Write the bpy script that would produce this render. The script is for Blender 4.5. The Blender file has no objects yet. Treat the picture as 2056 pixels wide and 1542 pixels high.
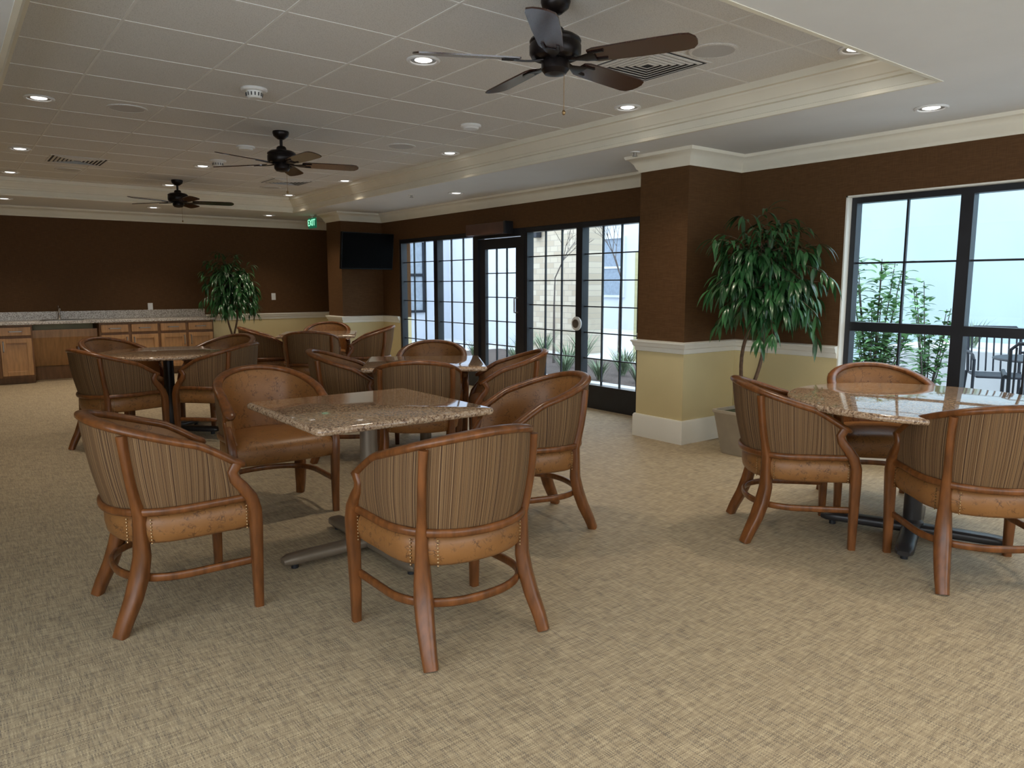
import bpy, bmesh, math, random
from mathutils import Vector, Matrix
random.seed(7)
SC = bpy.context.scene
C = SC.collection
PI = math.pi
R_ = math.radians
SC.view_settings.view_transform = 'Standard'

# ------------------------------------------------------------------ camera
YAW, PITCH, FPX, CH = R_(37.6), R_(7.63), 1485.0, 1.36
cam = bpy.data.cameras.new('camera'); cam.sensor_width = 36; cam.lens = FPX/2056*36; cam.clip_start = .05; cam.clip_end = 200
co = bpy.data.objects.new('camera', cam); C.objects.link(co)
co.location = (0, 0, CH); co.rotation_euler = (PI/2-PITCH, 0, -YAW); SC.camera = co
_F = Vector((math.sin(YAW)*math.cos(PITCH), math.cos(YAW)*math.cos(PITCH), -math.sin(PITCH)))
_R = Vector((math.cos(YAW), -math.sin(YAW), 0)); _U = _R.cross(_F)
def at_z(u, v, z):          # where the sight line through a photo point meets the height z
    d = _F+_R*((u-1028)/FPX)+_U*((771-v)/FPX)
    t = (z-CH)/d.z
    return Vector((d.x*t, d.y*t, z))

# ------------------------------------------------------------------ materials
def nodes(name):
    m = bpy.data.materials.new(name); m.use_nodes = True
    nt = m.node_tree; return m, nt, nt.nodes['Principled BSDF']
def N(nt, t, **k):
    n = nt.nodes.new(t)
    for a, b in k.items(): setattr(n, a, b)
    return n
def mixc(nt, fac, a, b, blend='MIX'):
    n = N(nt, 'ShaderNodeMix', data_type='RGBA', blend_type=blend)
    for i, s in ((0, fac), (6, a), (7, b)):
        if hasattr(s, 'links'): nt.links.new(s, n.inputs[i])
        elif isinstance(s, (int, float)): n.inputs[i].default_value = s
        else: n.inputs[i].default_value = (*s, 1)
    return n.outputs[2]
def math_(nt, op, a, b=0.0):
    n = N(nt, 'ShaderNodeMath', operation=op)
    for i, s in ((0, a), (1, b)):
        if hasattr(s, 'links'): nt.links.new(s, n.inputs[i])
        else: n.inputs[i].default_value = s
    return n.outputs[0]
def noise(nt, scale, vec=None, mscale=None, detail=3, rough=.5, src='Object'):
    tc = N(nt, 'ShaderNodeTexCoord'); out = tc.outputs[src]
    if mscale:
        mp = N(nt, 'ShaderNodeMapping'); mp.inputs['Scale'].default_value = mscale
        nt.links.new(out, mp.inputs[0]); out = mp.outputs[0]
    if vec is not None: out = vec
    n = N(nt, 'ShaderNodeTexNoise'); n.inputs['Scale'].default_value = scale
    n.inputs['Detail'].default_value = detail; n.inputs['Roughness'].default_value = rough
    nt.links.new(out, n.inputs['Vector']); return n
def ramp(nt, src, stops, interp='LINEAR'):
    r = N(nt, 'ShaderNodeValToRGB'); cr = r.color_ramp; cr.interpolation = interp
    while len(cr.elements) < len(stops): cr.elements.new(.5)
    for e, (p, c) in zip(cr.elements, stops):
        e.position = p; e.color = (*c, 1) if not isinstance(c, (int, float)) else (c, c, c, 1)
    nt.links.new(src, r.inputs[0]); return r.outputs[0]
def bump(nt, b, h, strength=.3, dist=.005):
    n = N(nt, 'ShaderNodeBump'); n.inputs['Strength'].default_value = strength; n.inputs['Distance'].default_value = dist
    nt.links.new(h, n.inputs['Height']); nt.links.new(n.outputs[0], b.inputs['Normal'])
def pm(name, col, rough=.5, metal=0, var=.12, scale=12, bmp=0, mscale=None, bscale=None, coat=0, emis=0, spec=None):
    m, nt, b = nodes(name)
    n = noise(nt, scale, mscale=mscale)
    c0 = tuple(min(1, c*(1-var)) for c in col); c1 = tuple(min(1, c*(1+var)) for c in col)
    f = ramp(nt, n.outputs[0], [(.3, 0.0), (.7, 1.0)])
    out = mixc(nt, f, c0, c1)
    nt.links.new(out, b.inputs['Base Color'])
    b.inputs['Roughness'].default_value = rough; b.inputs['Metallic'].default_value = metal
    if coat: b.inputs['Coat Weight'].default_value = coat; b.inputs['Coat Roughness'].default_value = .12
    if spec is not None: b.inputs['Specular IOR Level'].default_value = spec
    if emis: nt.links.new(out, b.inputs['Emission Color']); b.inputs['Emission Strength'].default_value = emis
    if bmp:
        h = n if not bscale else noise(nt, bscale)
        bump(nt, b, h.outputs[0], bmp)
    return m
M = {}
M['wood'] = pm('cherry_wood', (.150, .052, .014), .30, var=.35, scale=6, mscale=(6, 6, 1.2), spec=.4)
M['white'] = pm('white_plaster', (.79, .80, .80), .7, var=.02, scale=3, bmp=.05, bscale=200)
M['cream'] = pm('cream_paint', (.81, .77, .65), .45, var=.03, scale=4)
M['base'] = pm('baseboard_paint', (.80, .78, .70), .4, var=.02, scale=4)
M['wainscot'] = pm('yellow_wainscot_paint', (.66, .55, .30), .6, var=.03, scale=3, bmp=.05, bscale=160)
M['black'] = pm('black_frame', (.012, .013, .017), .4, var=.2, scale=8)
M['bronze'] = pm('dark_bronze', (.016, .012, .012), .35, metal=.6, var=.2, scale=9)
M['blade'] = pm('walnut_blade', (.040, .015, .011), .25, var=.35, scale=5, mscale=(1, 14, 1), coat=.6)
M['taupe'] = pm('taupe_metal', (.18, .14, .10), .38, metal=.3, var=.08, scale=10)
M['darkbase'] = pm('dark_pedestal_metal', (.035, .032, .032), .35, metal=.3, var=.1, scale=10)
M['brass'] = pm('antique_brass', (.36, .23, .11), .4, metal=.9, var=.1)
M['chrome'] = pm('chrome', (.8, .8, .82), .12, metal=1, var=.03)
M['nickel'] = pm('nickel', (.35, .33, .3), .35, metal=.9, var=.05)
M['trimwhite'] = pm('white_metal_trim', (.80, .80, .80), .4, var=.02)
M['tbar'] = pm('ceiling_grid_metal', (.80, .79, .765), .8, var=.02)
M['grille'] = pm('speaker_grille', (.56, .55, .54), .7, var=.1, scale=300)
M['slot'] = pm('dark_slot', (.05, .05, .055), .8, var=.2)
M['maple'] = pm('maple_cabinet', (.44, .235, .098), .38, var=.18, scale=4, mscale=(9, 1, 1.2))
M['maple2'] = pm('maple_carcass_shaded', (.20, .095, .036), .5, var=.16, scale=4, mscale=(9, 1, 1.2))  # darker copy of the maple, puts gap and toe-space shade into the colour
M['plastic'] = pm('white_plastic', (.80, .80, .78), .4, var=.02)
M['tvb'] = pm('tv_shell', (.006, .006, .006), .4, var=.2, spec=.2)
M['screen'] = pm('tv_screen', (.003, .003, .003), .5, var=.2, spec=.03)
M['pot'] = pm('taupe_ceramic_pot', (.40, .34, .255), .45, var=.08, scale=8)
M['soil'] = pm('potting_moss', (.04, .05, .02), .95, var=.5, scale=60, bmp=.8)
M['leaf'] = pm('dark_green_leaf', (.026, .095, .028), .30, var=.6, scale=9, coat=.2)
M['bark'] = pm('bark', (.12, .07, .04), .8, var=.35, scale=30, bmp=.5)
M['concrete'] = pm('pale_concrete', (.46, .48, .50), .9, var=.06, scale=3)
M['mulch'] = pm('mulch', (.065, .05, .045), .95, var=.6, scale=60, bmp=1)
M['lav'] = pm('pale_lavender_stucco', (.47, .51, .58), .9, var=.03, scale=2)
M['palewall'] = pm('pale_stucco', (.56, .59, .63), .9, var=.03, scale=2)
M['blue'] = pm('pale_blue_stucco', (.35, .45, .49), .9, var=.04, scale=1)
M['yel'] = pm('yellow_stucco', (.38, .36, .21), .9, var=.08, scale=2, mscale=(1, 1, 12))
M['shrub'] = pm('shrub_leaf', (.14, .29, .12), .6, var=.4, scale=8)
M['grass'] = pm('ornamental_grass', (.17, .24, .15), .8, var=.4, scale=8)
M['twig'] = pm('grey_twig', (.10, .085, .08), .9, var=.2)
M['patio'] = pm('patio_metal', (.018, .022, .03), .5, var=.2, spec=.2)
def emit(name, col, s):
    m, nt, b = nodes(name)
    n = noise(nt, 5)
    o = mixc(nt, n.outputs[0], tuple(c*.94 for c in col), col)
    nt.links.new(o, b.inputs['Base Color']); nt.links.new(o, b.inputs['Emission Color'])
    b.inputs['Emission Strength'].default_value = s; return m
M['bulb'] = emit('lamp_glow', (1, .95, .88), 4.0)
M['exit_bg'] = emit('exit_green', (.01, .16, .08), .5)
M['exit_tx'] = emit('exit_letters', (.35, 1, .65), 1.1)
def glass():
    m = bpy.data.materials.new('window_glass'); m.use_nodes = True; nt = m.node_tree
    for n in list(nt.nodes): nt.nodes.remove(n)
    o = N(nt, 'ShaderNodeOutputMaterial'); t = N(nt, 'ShaderNodeBsdfTransparent'); g = N(nt, 'ShaderNodeBsdfGlossy')
    g.inputs['Roughness'].default_value = .02; t.inputs[0].default_value = (.95, .98, 1, 1)
    mx = N(nt, 'ShaderNodeMixShader'); lw = N(nt, 'ShaderNodeLayerWeight'); lw.inputs[0].default_value = .5
    f = ramp(nt, lw.outputs['Facing'], [(0, .02), (.6, .04), (1, .4)])
    nt.links.new(f, mx.inputs[0]); nt.links.new(t.outputs[0], mx.inputs[1]); nt.links.new(g.outputs[0], mx.inputs[2])
    nt.links.new(mx.outputs[0], o.inputs[0]); return m
M['glass'] = glass()
def granite():
    m, nt, b = nodes('granite')
    tc = N(nt, 'ShaderNodeTexCoord')
    ns = N(nt, 'ShaderNodeTexNoise'); ns.inputs['Scale'].default_value = 50; nt.links.new(tc.outputs['Object'], ns.inputs['Vector'])
    ad = N(nt, 'ShaderNodeMix', data_type='VECTOR'); ad.inputs[0].default_value = .02
    nt.links.new(tc.outputs['Object'], ad.inputs[4]); nt.links.new(ns.outputs['Color'], ad.inputs[5])
    v = N(nt, 'ShaderNodeTexVoronoi'); v.inputs['Scale'].default_value = 125; nt.links.new(ad.outputs[1], v.inputs['Vector'])
    sp = N(nt, 'ShaderNodeSeparateColor'); nt.links.new(v.outputs['Color'], sp.inputs[0])
    c = ramp(nt, sp.outputs[0], [(0, (.16, .095, .06)), (.12, (.36, .23, .14)), (.34, (.47, .325, .21)), (.55, (.40, .265, .165)), (.74, (.54, .395, .27)), (.93, (.24, .15, .095))], 'CONSTANT')
    v2 = N(nt, 'ShaderNodeTexVoronoi'); v2.inputs['Scale'].default_value = 280; nt.links.new(tc.outputs['Object'], v2.inputs['Vector'])
    sp2 = N(nt, 'ShaderNodeSeparateColor'); nt.links.new(v2.outputs['Color'], sp2.inputs[0])
    f = ramp(nt, sp2.outputs[1], [(0, 0.0), (.8, .4)], 'CONSTANT')
    nt.links.new(mixc(nt, f, c, (.17, .105, .065)), b.inputs['Base Color'])
    b.inputs['Roughness'].default_value = .05; b.inputs['Specular IOR Level'].default_value = .65; return m
M['granite'] = granite()
def granite_grey():
    m, nt, b = nodes('countertop_granite')
    n = noise(nt, 90, detail=4); c = ramp(nt, n.outputs[0], [(.35, (.16, .13, .11)), (.5, (.46, .41, .35)), (.65, (.64, .60, .54))])
    nt.links.new(c, b.inputs['Base Color']); b.inputs['Roughness'].default_value = .2; return m
M['counter'] = granite_grey()
def leather():
    m, nt, b = nodes('caramel_leather')
    tc = N(nt, 'ShaderNodeTexCoord')
    ns = N(nt, 'ShaderNodeTexNoise'); ns.inputs['Scale'].default_value = 14; ns.inputs['Detail'].default_value = 6; nt.links.new(tc.outputs['Object'], ns.inputs['Vector'])
    ad = N(nt, 'ShaderNodeMix', data_type='VECTOR'); ad.inputs[0].default_value = .12
    nt.links.new(tc.outputs['Object'], ad.inputs[4]); nt.links.new(ns.outputs['Color'], ad.inputs[5])
    v = N(nt, 'ShaderNodeTexVoronoi', feature='DISTANCE_TO_EDGE'); v.inputs['Scale'].default_value = 48; nt.links.new(ad.outputs[1], v.inputs['Vector'])
    crack = ramp(nt, v.outputs[0], [(0, 0.0), (.10, 1.0)])
    base = mixc(nt, ns.outputs[0], (.185, .076, .021), (.31, .140, .044))
    big = noise(nt, 28, detail=2)
    keep = ramp(nt, big.outputs[0], [(.48, 1.0), (.62, 0.0)])
    fac = mixc(nt, keep, crack, (1, 1, 1), 'MIX')
    col = mixc(nt, fac, (.085, .034, .012), base)
    nt.links.new(col, b.inputs['Base Color']); b.inputs['Roughness'].default_value = .40; b.inputs['Specular IOR Level'].default_value = .4
    bump(nt, b, fac, .25, .002); return m
M['leather'] = leather()
def stripes():
    m, nt, b = nodes('striped_fabric')
    uv = N(nt, 'ShaderNodeUVMap'); sp = N(nt, 'ShaderNodeSeparateXYZ'); nt.links.new(uv.outputs[0], sp.inputs[0])
    n = N(nt, 'ShaderNodeTexNoise', noise_dimensions='1D'); n.inputs['Scale'].default_value = 185; n.inputs['Detail'].default_value = 2; n.inputs['Roughness'].default_value = .65
    nt.links.new(sp.outputs[0], n.inputs['W'])
    c = ramp(nt, n.outputs[0], [(0, (.050, .025, .014)), (.38, (.115, .058, .025)), (.43, (.205, .120, .054)), (.47, (.125, .064, .027)), (.51, (.235, .142, .067)), (.55, (.06, .032, .020)), (.59, (.155, .084, .036)), (.64, (.25, .155, .077))], 'CONSTANT')
    nt.links.new(c, b.inputs['Base Color']); b.inputs['Roughness'].default_value = .8; b.inputs['Specular IOR Level'].default_value = .2; return m
M['stripe'] = stripes()
def carpet():
    # woven tweed: warp and weft threads, each row with its own colour runs, over-under in a checker
    m, nt, b = nodes('woven_carpet')
    tc = N(nt, 'ShaderNodeTexCoord'); sp = N(nt, 'ShaderNodeSeparateXYZ'); nt.links.new(tc.outputs['Object'], sp.inputs[0])
    Fq = 250.0
    def threads(along, across, seed):
        row = math_(nt, 'FLOOR', math_(nt, 'MULTIPLY', across, Fq))
        cv = N(nt, 'ShaderNodeCombineXYZ')
        nt.links.new(math_(nt, 'MULTIPLY', along, 15.0), cv.inputs[0]); nt.links.new(math_(nt, 'MULTIPLY', row, 3.71), cv.inputs[1]); cv.inputs[2].default_value = seed
        return noise(nt, 1, vec=cv.outputs[0], detail=1).outputs[0], row
    n1, r1 = threads(sp.outputs[0], sp.outputs[1], 1.7); n2, r2 = threads(sp.outputs[1], sp.outputs[0], 9.3)
    st1 = [(0, (.12, .088, .062)), (.36, (.22, .165, .105)), (.46, (.345, .265, .165)), (.56, (.41, .32, .205)), (.68, (.53, .43, .275))]
    st2 = [(0, (.10, .092, .085)), (.36, (.20, .17, .132)), (.46, (.34, .27, .178)), (.56, (.40, .32, .21)), (.68, (.51, .415, .27))]
    c1 = ramp(nt, n1, st1); c2 = ramp(nt, n2, st2)
    chk = math_(nt, 'PINGPONG', math_(nt, 'ADD', r1, r2), 1.0)
    c = mixc(nt, chk, c1, c2)
    nt.links.new(c, b.inputs['Base Color']); b.inputs['Roughness'].default_value = .62; b.inputs['Specular IOR Level'].default_value = .3
    return m
M['carpet'] = carpet()
def wallpaper():
    m, nt, b = nodes('brown_wallpaper')
    a = noise(nt, 1, mscale=(300, 300, 10), detail=1); d = noise(nt, 1, mscale=(12, 12, 320), detail=1)
    c = mixc(nt, a.outputs[0], (.062, .028, .010), (.122, .060, .023))
    f = ramp(nt, d.outputs[0], [(.45, 0.0), (.7, .5)])
    nt.links.new(mixc(nt, f, c, (.14, .071, .029)), b.inputs['Base Color']); b.inputs['Roughness'].default_value = .7; b.inputs['Specular IOR Level'].default_value = .2
    bump(nt, b, a.outputs[0], .1, .002); return m
M['paper'] = wallpaper()
def tilemat():
    m, nt, b = nodes('acoustic_tile')
    n = noise(nt, 160, detail=3)
    c = ramp(nt, n.outputs[0], [(.34, (.60, .59, .57)), (.45, (.74, .73, .71)), (.7, (.79, .78, .76))])
    nt.links.new(c, b.inputs['Base Color']); b.inputs['Roughness'].default_value = .95; b.inputs['Specular IOR Level'].default_value = .1
    bump(nt, b, n.outputs[0], .3, .002); return m
M['tile'] = tilemat()
def stone():
    m, nt, b = nodes('limestone_blocks')
    tc = N(nt, 'ShaderNodeTexCoord')
    br = N(nt, 'ShaderNodeTexBrick'); br.inputs['Scale'].default_value = 2.2; br.inputs['Mortar Size'].default_value = .014
    br.inputs['Color1'].default_value = (.48, .43, .35, 1); br.inputs['Color2'].default_value = (.37, .315, .24, 1); br.inputs['Mortar'].default_value = (.31, .285, .24, 1)
    sx = N(nt, 'ShaderNodeSeparateXYZ'); cx = N(nt, 'ShaderNodeCombineXYZ'); nt.links.new(tc.outputs['Object'], sx.inputs[0])
    nt.links.new(sx.outputs[1], cx.inputs[0]); nt.links.new(sx.outputs[2], cx.inputs[1]); nt.links.new(cx.outputs[0], br.inputs['Vector'])
    nt.links.new(br.outputs[0], b.inputs['Base Color']); b.inputs['Roughness'].default_value = .9; return m
M['stone'] = stone()

# ------------------------------------------------------------------ mesh builder
class MB:
    def __init__(s, xf=None): s.v = []; s.f = []; s.m = []; s.u = []; s.xf = xf
    def add(s, vs, fs, mi=0, uvs=None):
        o = len(s.v)
        s.v += [tuple(s.xf @ Vector(v)) if s.xf else tuple(v) for v in vs]
        for i, f in enumerate(fs):
            s.f.append([o+k for k in f]); s.m.append(mi); s.u.append(uvs[i] if uvs else None)
    def box(s, x0, x1, y0, y1, z0, z1, mi=0):
        vs = [(x, y, z) for z in (z0, z1) for y in (y0, y1) for x in (x0, x1)]
        s.add(vs, [(0, 2, 3, 1), (4, 5, 7, 6), (0, 1, 5, 4), (2, 6, 7, 3), (0, 4, 6, 2), (1, 3, 7, 5)], mi); return s
    def loft(s, rings, capa=True, capb=True, mi=0, closed=True):
        n = len(rings[0]); vs = [p for r in rings for p in r]; fs = []
        for i in range(len(rings)-1):
            for j in range(n if closed else n-1):
                k = (j+1) % n; fs.append((i*n+j, i*n+k, (i+1)*n+k, (i+1)*n+j))
        if capa: fs.append(tuple(reversed(range(n))))
        if capb: fs.append(tuple((len(rings)-1)*n+j for j in range(n)))
        s.add(vs, fs, mi); return s
    def lathe(s, prof, c=(0, 0, 0), n=32, mi=0):
        c = Vector(c)
        return s.loft([[c+Vector((r*math.cos(2*PI*k/n), r*math.sin(2*PI*k/n), z)) for k in range(n)] for r, z in prof], mi=mi)
    def sweep(s, pts, sizes, ref=(0, 0, 1), n=12, e=2.6, mi=0):
        pts = [Vector(p) for p in pts]; ref = Vector(ref); rings = []
        for i, p in enumerate(pts):
            T = (pts[min(i+1, len(pts)-1)]-pts[max(i-1, 0)]).normalized()
            sd = T.cross(ref).normalized(); up = sd.cross(T)
            sz = sizes[i] if isinstance(sizes, list) else sizes
            w, h = sz if isinstance(sz, tuple) else (sz, sz)
            ring = []
            for k in range(n):
                a = 2*PI*(k+.5)/n; ca, sa = math.cos(a), math.sin(a)
                ring.append(p+sd*(w*math.copysign(abs(ca)**(2/e), ca))+up*(h*math.copysign(abs(sa)**(2/e), sa)))
            rings.append(ring)
        return s.loft(rings, mi=mi)
    def tube(s, a, b, r0, r1=None, n=10, mi=0):
        r1 = r0 if r1 is None else r1; a = Vector(a); b = Vector(b); T = (b-a).normalized()
        ref = (0, 0, 1) if abs(T.z) < .9 else (0, 1, 0)
        return s.sweep([a, b], [r0, r1], ref, n, 2, mi)
    def ball(s, c, r, n=8, mi=0, sz=1):
        pr = [(max(1e-4, r*math.sin(PI*k/(n//2+1))), -r*sz*math.cos(PI*k/(n//2+1))) for k in range(n//2+2)]
        return s.lathe(pr, c, n, mi)
    def build(s, name, mats, parent=None, bevel=0, smooth=True, ang=38, loc=None):
        me = bpy.data.meshes.new(name); me.from_pydata(s.v, [], s.f)
        if not isinstance(mats, (list, tuple)): mats = [mats]
        for m in mats: me.materials.append(m)
        for p, mi in zip(me.polygons, s.m): p.material_index = mi; p.use_smooth = smooth
        if any(u for u in s.u):
            uvl = me.uv_layers.new(name='UVMap'); k = 0
            for f, u in zip(s.f, s.u):
                for j in range(len(f)):
                    if u: uvl.data[k].uv = u[j]
                    k += 1
        bm = bmesh.new(); bm.from_mesh(me); bmesh.ops.recalc_face_normals(bm, faces=bm.faces); bm.to_mesh(me); bm.free()
        if smooth:
            try: me.set_sharp_from_angle(angle=R_(ang))
            except Exception: pass
        o = bpy.data.objects.new(name, me); C.objects.link(o)
        if parent: o.parent = parent
        if loc: o.location = loc
        if bevel:
            b = o.modifiers.new('bevel', 'BEVEL'); b.width = bevel; b.segments = 2; b.limit_method = 'ANGLE'
        return o
def thing(name, label, cat, loc=(0, 0, 0), rz=0, group=None):
    o = bpy.data.objects.new(name, None); o.empty_display_size = .1; C.objects.link(o)
    o.location = loc; o.rotation_euler = (0, 0, rz); o['label'] = label; o['category'] = cat
    if group: o['group'] = group
    return o
def tag(o, label, cat, group=None):
    o['label'] = label; o['category'] = cat
    if group: o['group'] = group
    return o
def struct(o): o['kind'] = 'structure'; return o
def copy_tree(o, parent=None):
    c = o.copy(); C.objects.link(c)
    if parent: c.parent = parent
    for ch in list(o.children): copy_tree(ch, c)
    return c
def place(proto, used, label, loc, rz, group=None):
    o = proto if not used[0] else copy_tree(proto)
    used[0] = True; o.location = loc; o.rotation_euler = (0, 0, rz); o['label'] = label
    if group: o['group'] = group
    return o
def rrect(hx, hy, r, z, n=6):
    out = []
    for cx, cy, a0 in ((hx-r, hy-r, 0), (-hx+r, hy-r, 90), (-hx+r, -hy+r, 180), (hx-r, -hy+r, 270)):
        for k in range(n+1):
            a = R_(a0+90*k/n); out.append(Vector((cx+r*math.cos(a), cy+r*math.sin(a), z)))
    return out
def trim(path, prof, closed=False):
    mb = MB(); P = [Vector((p[0], p[1], 0)) for p in path]; n = len(P); rings = []
    def nrm(a, b): t = (b-a).normalized(); return Vector((-t.y, t.x, 0))
    for i in range(n):
        if closed: n1, n2 = nrm(P[i-1], P[i]), nrm(P[i], P[(i+1) % n])
        else:
            n1 = nrm(P[i-1], P[i]) if i else nrm(P[0], P[1]); n2 = nrm(P[i], P[i+1]) if i < n-1 else n1
        m = (n1+n2)/(1+n1.dot(n2))
        rings.append([P[i]+m*d+Vector((0, 0, z)) for d, z in prof])
    if closed: rings.append(rings[0])
    return mb.loft(rings, not closed, not closed)

# ------------------------------------------------------------------ the room
XW, YF, XL, YB = 5.65, 12.75, -1.6, -3.0
ZS, ZT, HEAD, RAIL = 2.465, 2.68, 2.045, .86
COLX = 4.95
COLS = [(4.05, 4.58), (10.72, 11.24)]
struct(MB().box(XL-.2, XW+.2, YB-.2, YF+.2, -.12, 0).build('floor', M['carpet'], smooth=False))
TX0, TX1, TY0, TY1 = .33, 4.45, 1.91, 11.3
c = MB()
c.box(TX1, XW+.2, YB-.2, YF+.2, ZS, 2.85).box(XL-.2, TX0, YB-.2, YF+.2, ZS, 2.85)
c.box(TX0, TX1, YB-.2, TY0, ZS, 2.85).box(TX0, TX1, TY1, YF+.2, ZS, 2.85)
c.box(TX0, TX1, TY0, TY1, ZT, 2.85, 1)
lx = 4.2-.305
gx = [lx-.61*k for k in range(-0, 7) if lx-.61*k > TX0]
gy = [4.0-.305+.61*k for k in range(-4, 14)]
for x in gx: c.box(x-.007, x+.007, TY0, TY1, ZT-.003, ZT, 2)
for y in gy:
    if TY0 < y < TY1: c.box(TX0, TX1, y-.007, y+.007, ZT-.0025, ZT, 2)
struct(c.build('ceiling', [M['white'], M['tile'], M['tbar']], smooth=False))
w = MB()
def seg(y0, y1, z0=0, z1=ZS+.02):
    if z0 < RAIL: w.box(XW, XW+.2, y0, y1, z0, min(RAIL, z1), 1)
    if z1 > RAIL: w.box(XW, XW+.2, y0, y1, max(z0, RAIL), z1, 0)
WY0, WY1, SILL = .56, 3.08, .47
VY0, VY1 = -2.5, -.3  # second right-hand window, out of view, added for fill light
DY0, DY1 = 5.2, 10.18
seg(YB, VY0); seg(VY0, VY1, 0, SILL); seg(VY0, VY1, HEAD); seg(VY1, WY0); seg(WY0, WY1, 0, SILL); seg(WY0, WY1, HEAD); seg(WY1, DY0); seg(DY0, DY1, HEAD); seg(DY1, YF+.2)
for a, b in COLS:
    w.box(COLX, XW, a, b, 0, RAIL, 1); w.box(COLX, XW, a, b, RAIL, ZS+.01, 0)
struct(w.build('wall_right', [M['paper'], M['wainscot']], smooth=False))
w = MB().box(XL, XW, YF, YF+.2, 0, RAIL, 1).box(XL, XW, YF, YF+.2, RAIL, ZS+.01, 0)
struct(w.build('wall_back', [M['paper'], M['wainscot']], smooth=False))
w = MB()
for a, b in ((YB, -2.4), (2.6, YF+.2)): w.box(XL-.2, XL, a, b, 0, RAIL, 1).box(XL-.2, XL, a, b, RAIL, ZS+.01, 0)
w.box(XL-.2, XL, -2.4, 2.6, 0, .45, 1).box(XL-.2, XL, -2.4, 2.6, 2.2, ZS+.01, 0)  # opening added in the unseen left wall to let in sky fill
struct(w.build('wall_left', [M['paper'], M['wainscot']], smooth=False))
w = MB().box(XL-.2, -1.0, YB-.2, YB, 0, ZS+.01, 1).box(5.0, XW+.2, YB-.2, YB, 0, ZS+.01, 1).box(-1.0, 5.0, YB-.2, YB, 0, .8, 1).box(-1.0, 5.0, YB-.2, YB, 2.2, ZS+.01, 1)  # unseen wall, its wide opening added for fill light from behind
struct(w.build('wall_front', [M['paper'], M['wainscot']], smooth=False))
full = [(XW, YB), (XW, 4.05), (COLX, 4.05), (COLX, 4.58), (XW, 4.58), (XW, 10.72), (COLX, 10.72), (COLX, 11.24), (XW, 11.24), (XW, YF), (XL, YF), (XL, YB)]
crown = [(0, ZS-.135), (.012, ZS-.135), (.016, ZS-.118), (.03, ZS-.105), (.045, ZS-.07), (.075, ZS-.035), (.098, ZS-.025), (.105, ZS-.01), (.105, ZS), (0, ZS)]
struct(trim(full, crown).build('trim_1', M['cream']))
tray = [(0, ZS-.003), (.024, ZS-.003), (.028, ZS+.02), (.014, ZS+.026), (.010, ZS+.075), (.026, ZS+.080), (.030, ZS+.098), (.042, ZS+.102), (.055, ZS+.125), (.085, ZS+.155), (.088, ZS+.168), (.108, ZS+.172), (.110, ZT), (0, ZT)]
struct(trim([(TX0, TY0), (TX1, TY0), (TX1, TY1), (TX0, TY1)], tray, True).build('trim_2', M['cream'], ang=25))
railp = [(0, RAIL-.085), (.012, RAIL-.08), (.016, RAIL-.045), (.03, RAIL-.035), (.035, RAIL-.01), (.045, RAIL), (.045, RAIL+.012), (0, RAIL+.018)]
segs = [[(XW, VY1), (XW, WY0)], [(XW, WY1), (XW, 4.05), (COLX, 4.05), (COLX, 4.58), (XW, 4.58), (XW, DY0)], [(XW, DY1), (XW, 10.72), (COLX, 10.72), (COLX, 11.24), (XW, 11.24), (XW, YF), (3.45, YF)]]
for i, p in enumerate(segs): struct(trim(p, railp).build('trim_%d' % (i+3), M['base']))
basep = [(0, 0), (.02, 0), (.02, .19), (.012, .205), (0, .205)]
bs = [[(XW, YB), (XW, 4.05), (COLX, 4.05), (COLX, 4.58), (XW, 4.58), (XW, DY0)], [(XW, DY1), (XW, 10.72), (COLX, 10.72), (COLX, 11.24), (XW, 11.24), (XW, YF), (3.45, YF)]]
for nme, p in zip(('baseboard_right', 'baseboard_back'), bs): struct(trim(p, basep).build(nme, M['base']))
rv = MB().box(XW+.001, XW+.2, WY1-.012, WY1, SILL, HEAD).box(XW+.001, XW+.2, WY0, WY0+.012, SILL, HEAD).box(XW+.001, XW+.2, WY0, WY1, HEAD-.012, HEAD).box(XW-.03, XW+.2, WY0-.03, WY1+.03, SILL-.03, SILL+.005)
struct(rv.build('trim_6', M['base'], smooth=False))

def bars(mb, x, y0, y1, z0, z1, cols, rows, t=.018):
    for k in range(1, cols):
        y = y0+(y1-y0)*k/cols; mb.box(x-.012, x+.012, y-t/2, y+t/2, z0, z1)
    for k in range(1, rows):
        z = z0+(z1-z0)*k/rows; mb.box(x-.0115, x+.0115, y0, y1, z-t/2, z+t/2)
def frame(mb, x, y0, y1, z0, z1, wl, wt, wb, d=.04):
    mb.box(x-d, x+d, y0, y0+wl, z0, z1).box(x-d, x+d, y1-wl, y1, z0, z1)
    mb.box(x-d, x+d, y0+wl, y1-wl, z1-wt, z1).box(x-d, x+d, y0+wl, y1-wl, z0, z0+wb)
nw = 0
for y0, y1 in ((2.24, 3.068), (1.40, 2.24), (.572, 1.40), (-1.4, -.3), (-2.5, -1.4)):  # last two units glaze the added, unseen fill-light window
    nw += 1; f = MB(); x = XW+.11
    frame(f, x, y0, y1, SILL+.005, HEAD-.012, .042, .045, .05)
    f.box(x-.04, x+.04, y0+.042, y1-.042, 1.0, 1.07)
    bars(f, x, y0+.042, y1-.042, 1.07, HEAD-.057, 2, 2, .014); bars(f, x, y0+.042, y1-.042, SILL+.055, 1.0, 2, 1, .014)
    o = struct(f.build('window_%d' % nw, M['black'], smooth=False))
    MB().box(x-.003, x+.003, y0+.03, y1-.03, SILL+.03, HEAD-.03).build('window_pane', M['glass'], o, smooth=False)
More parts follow.
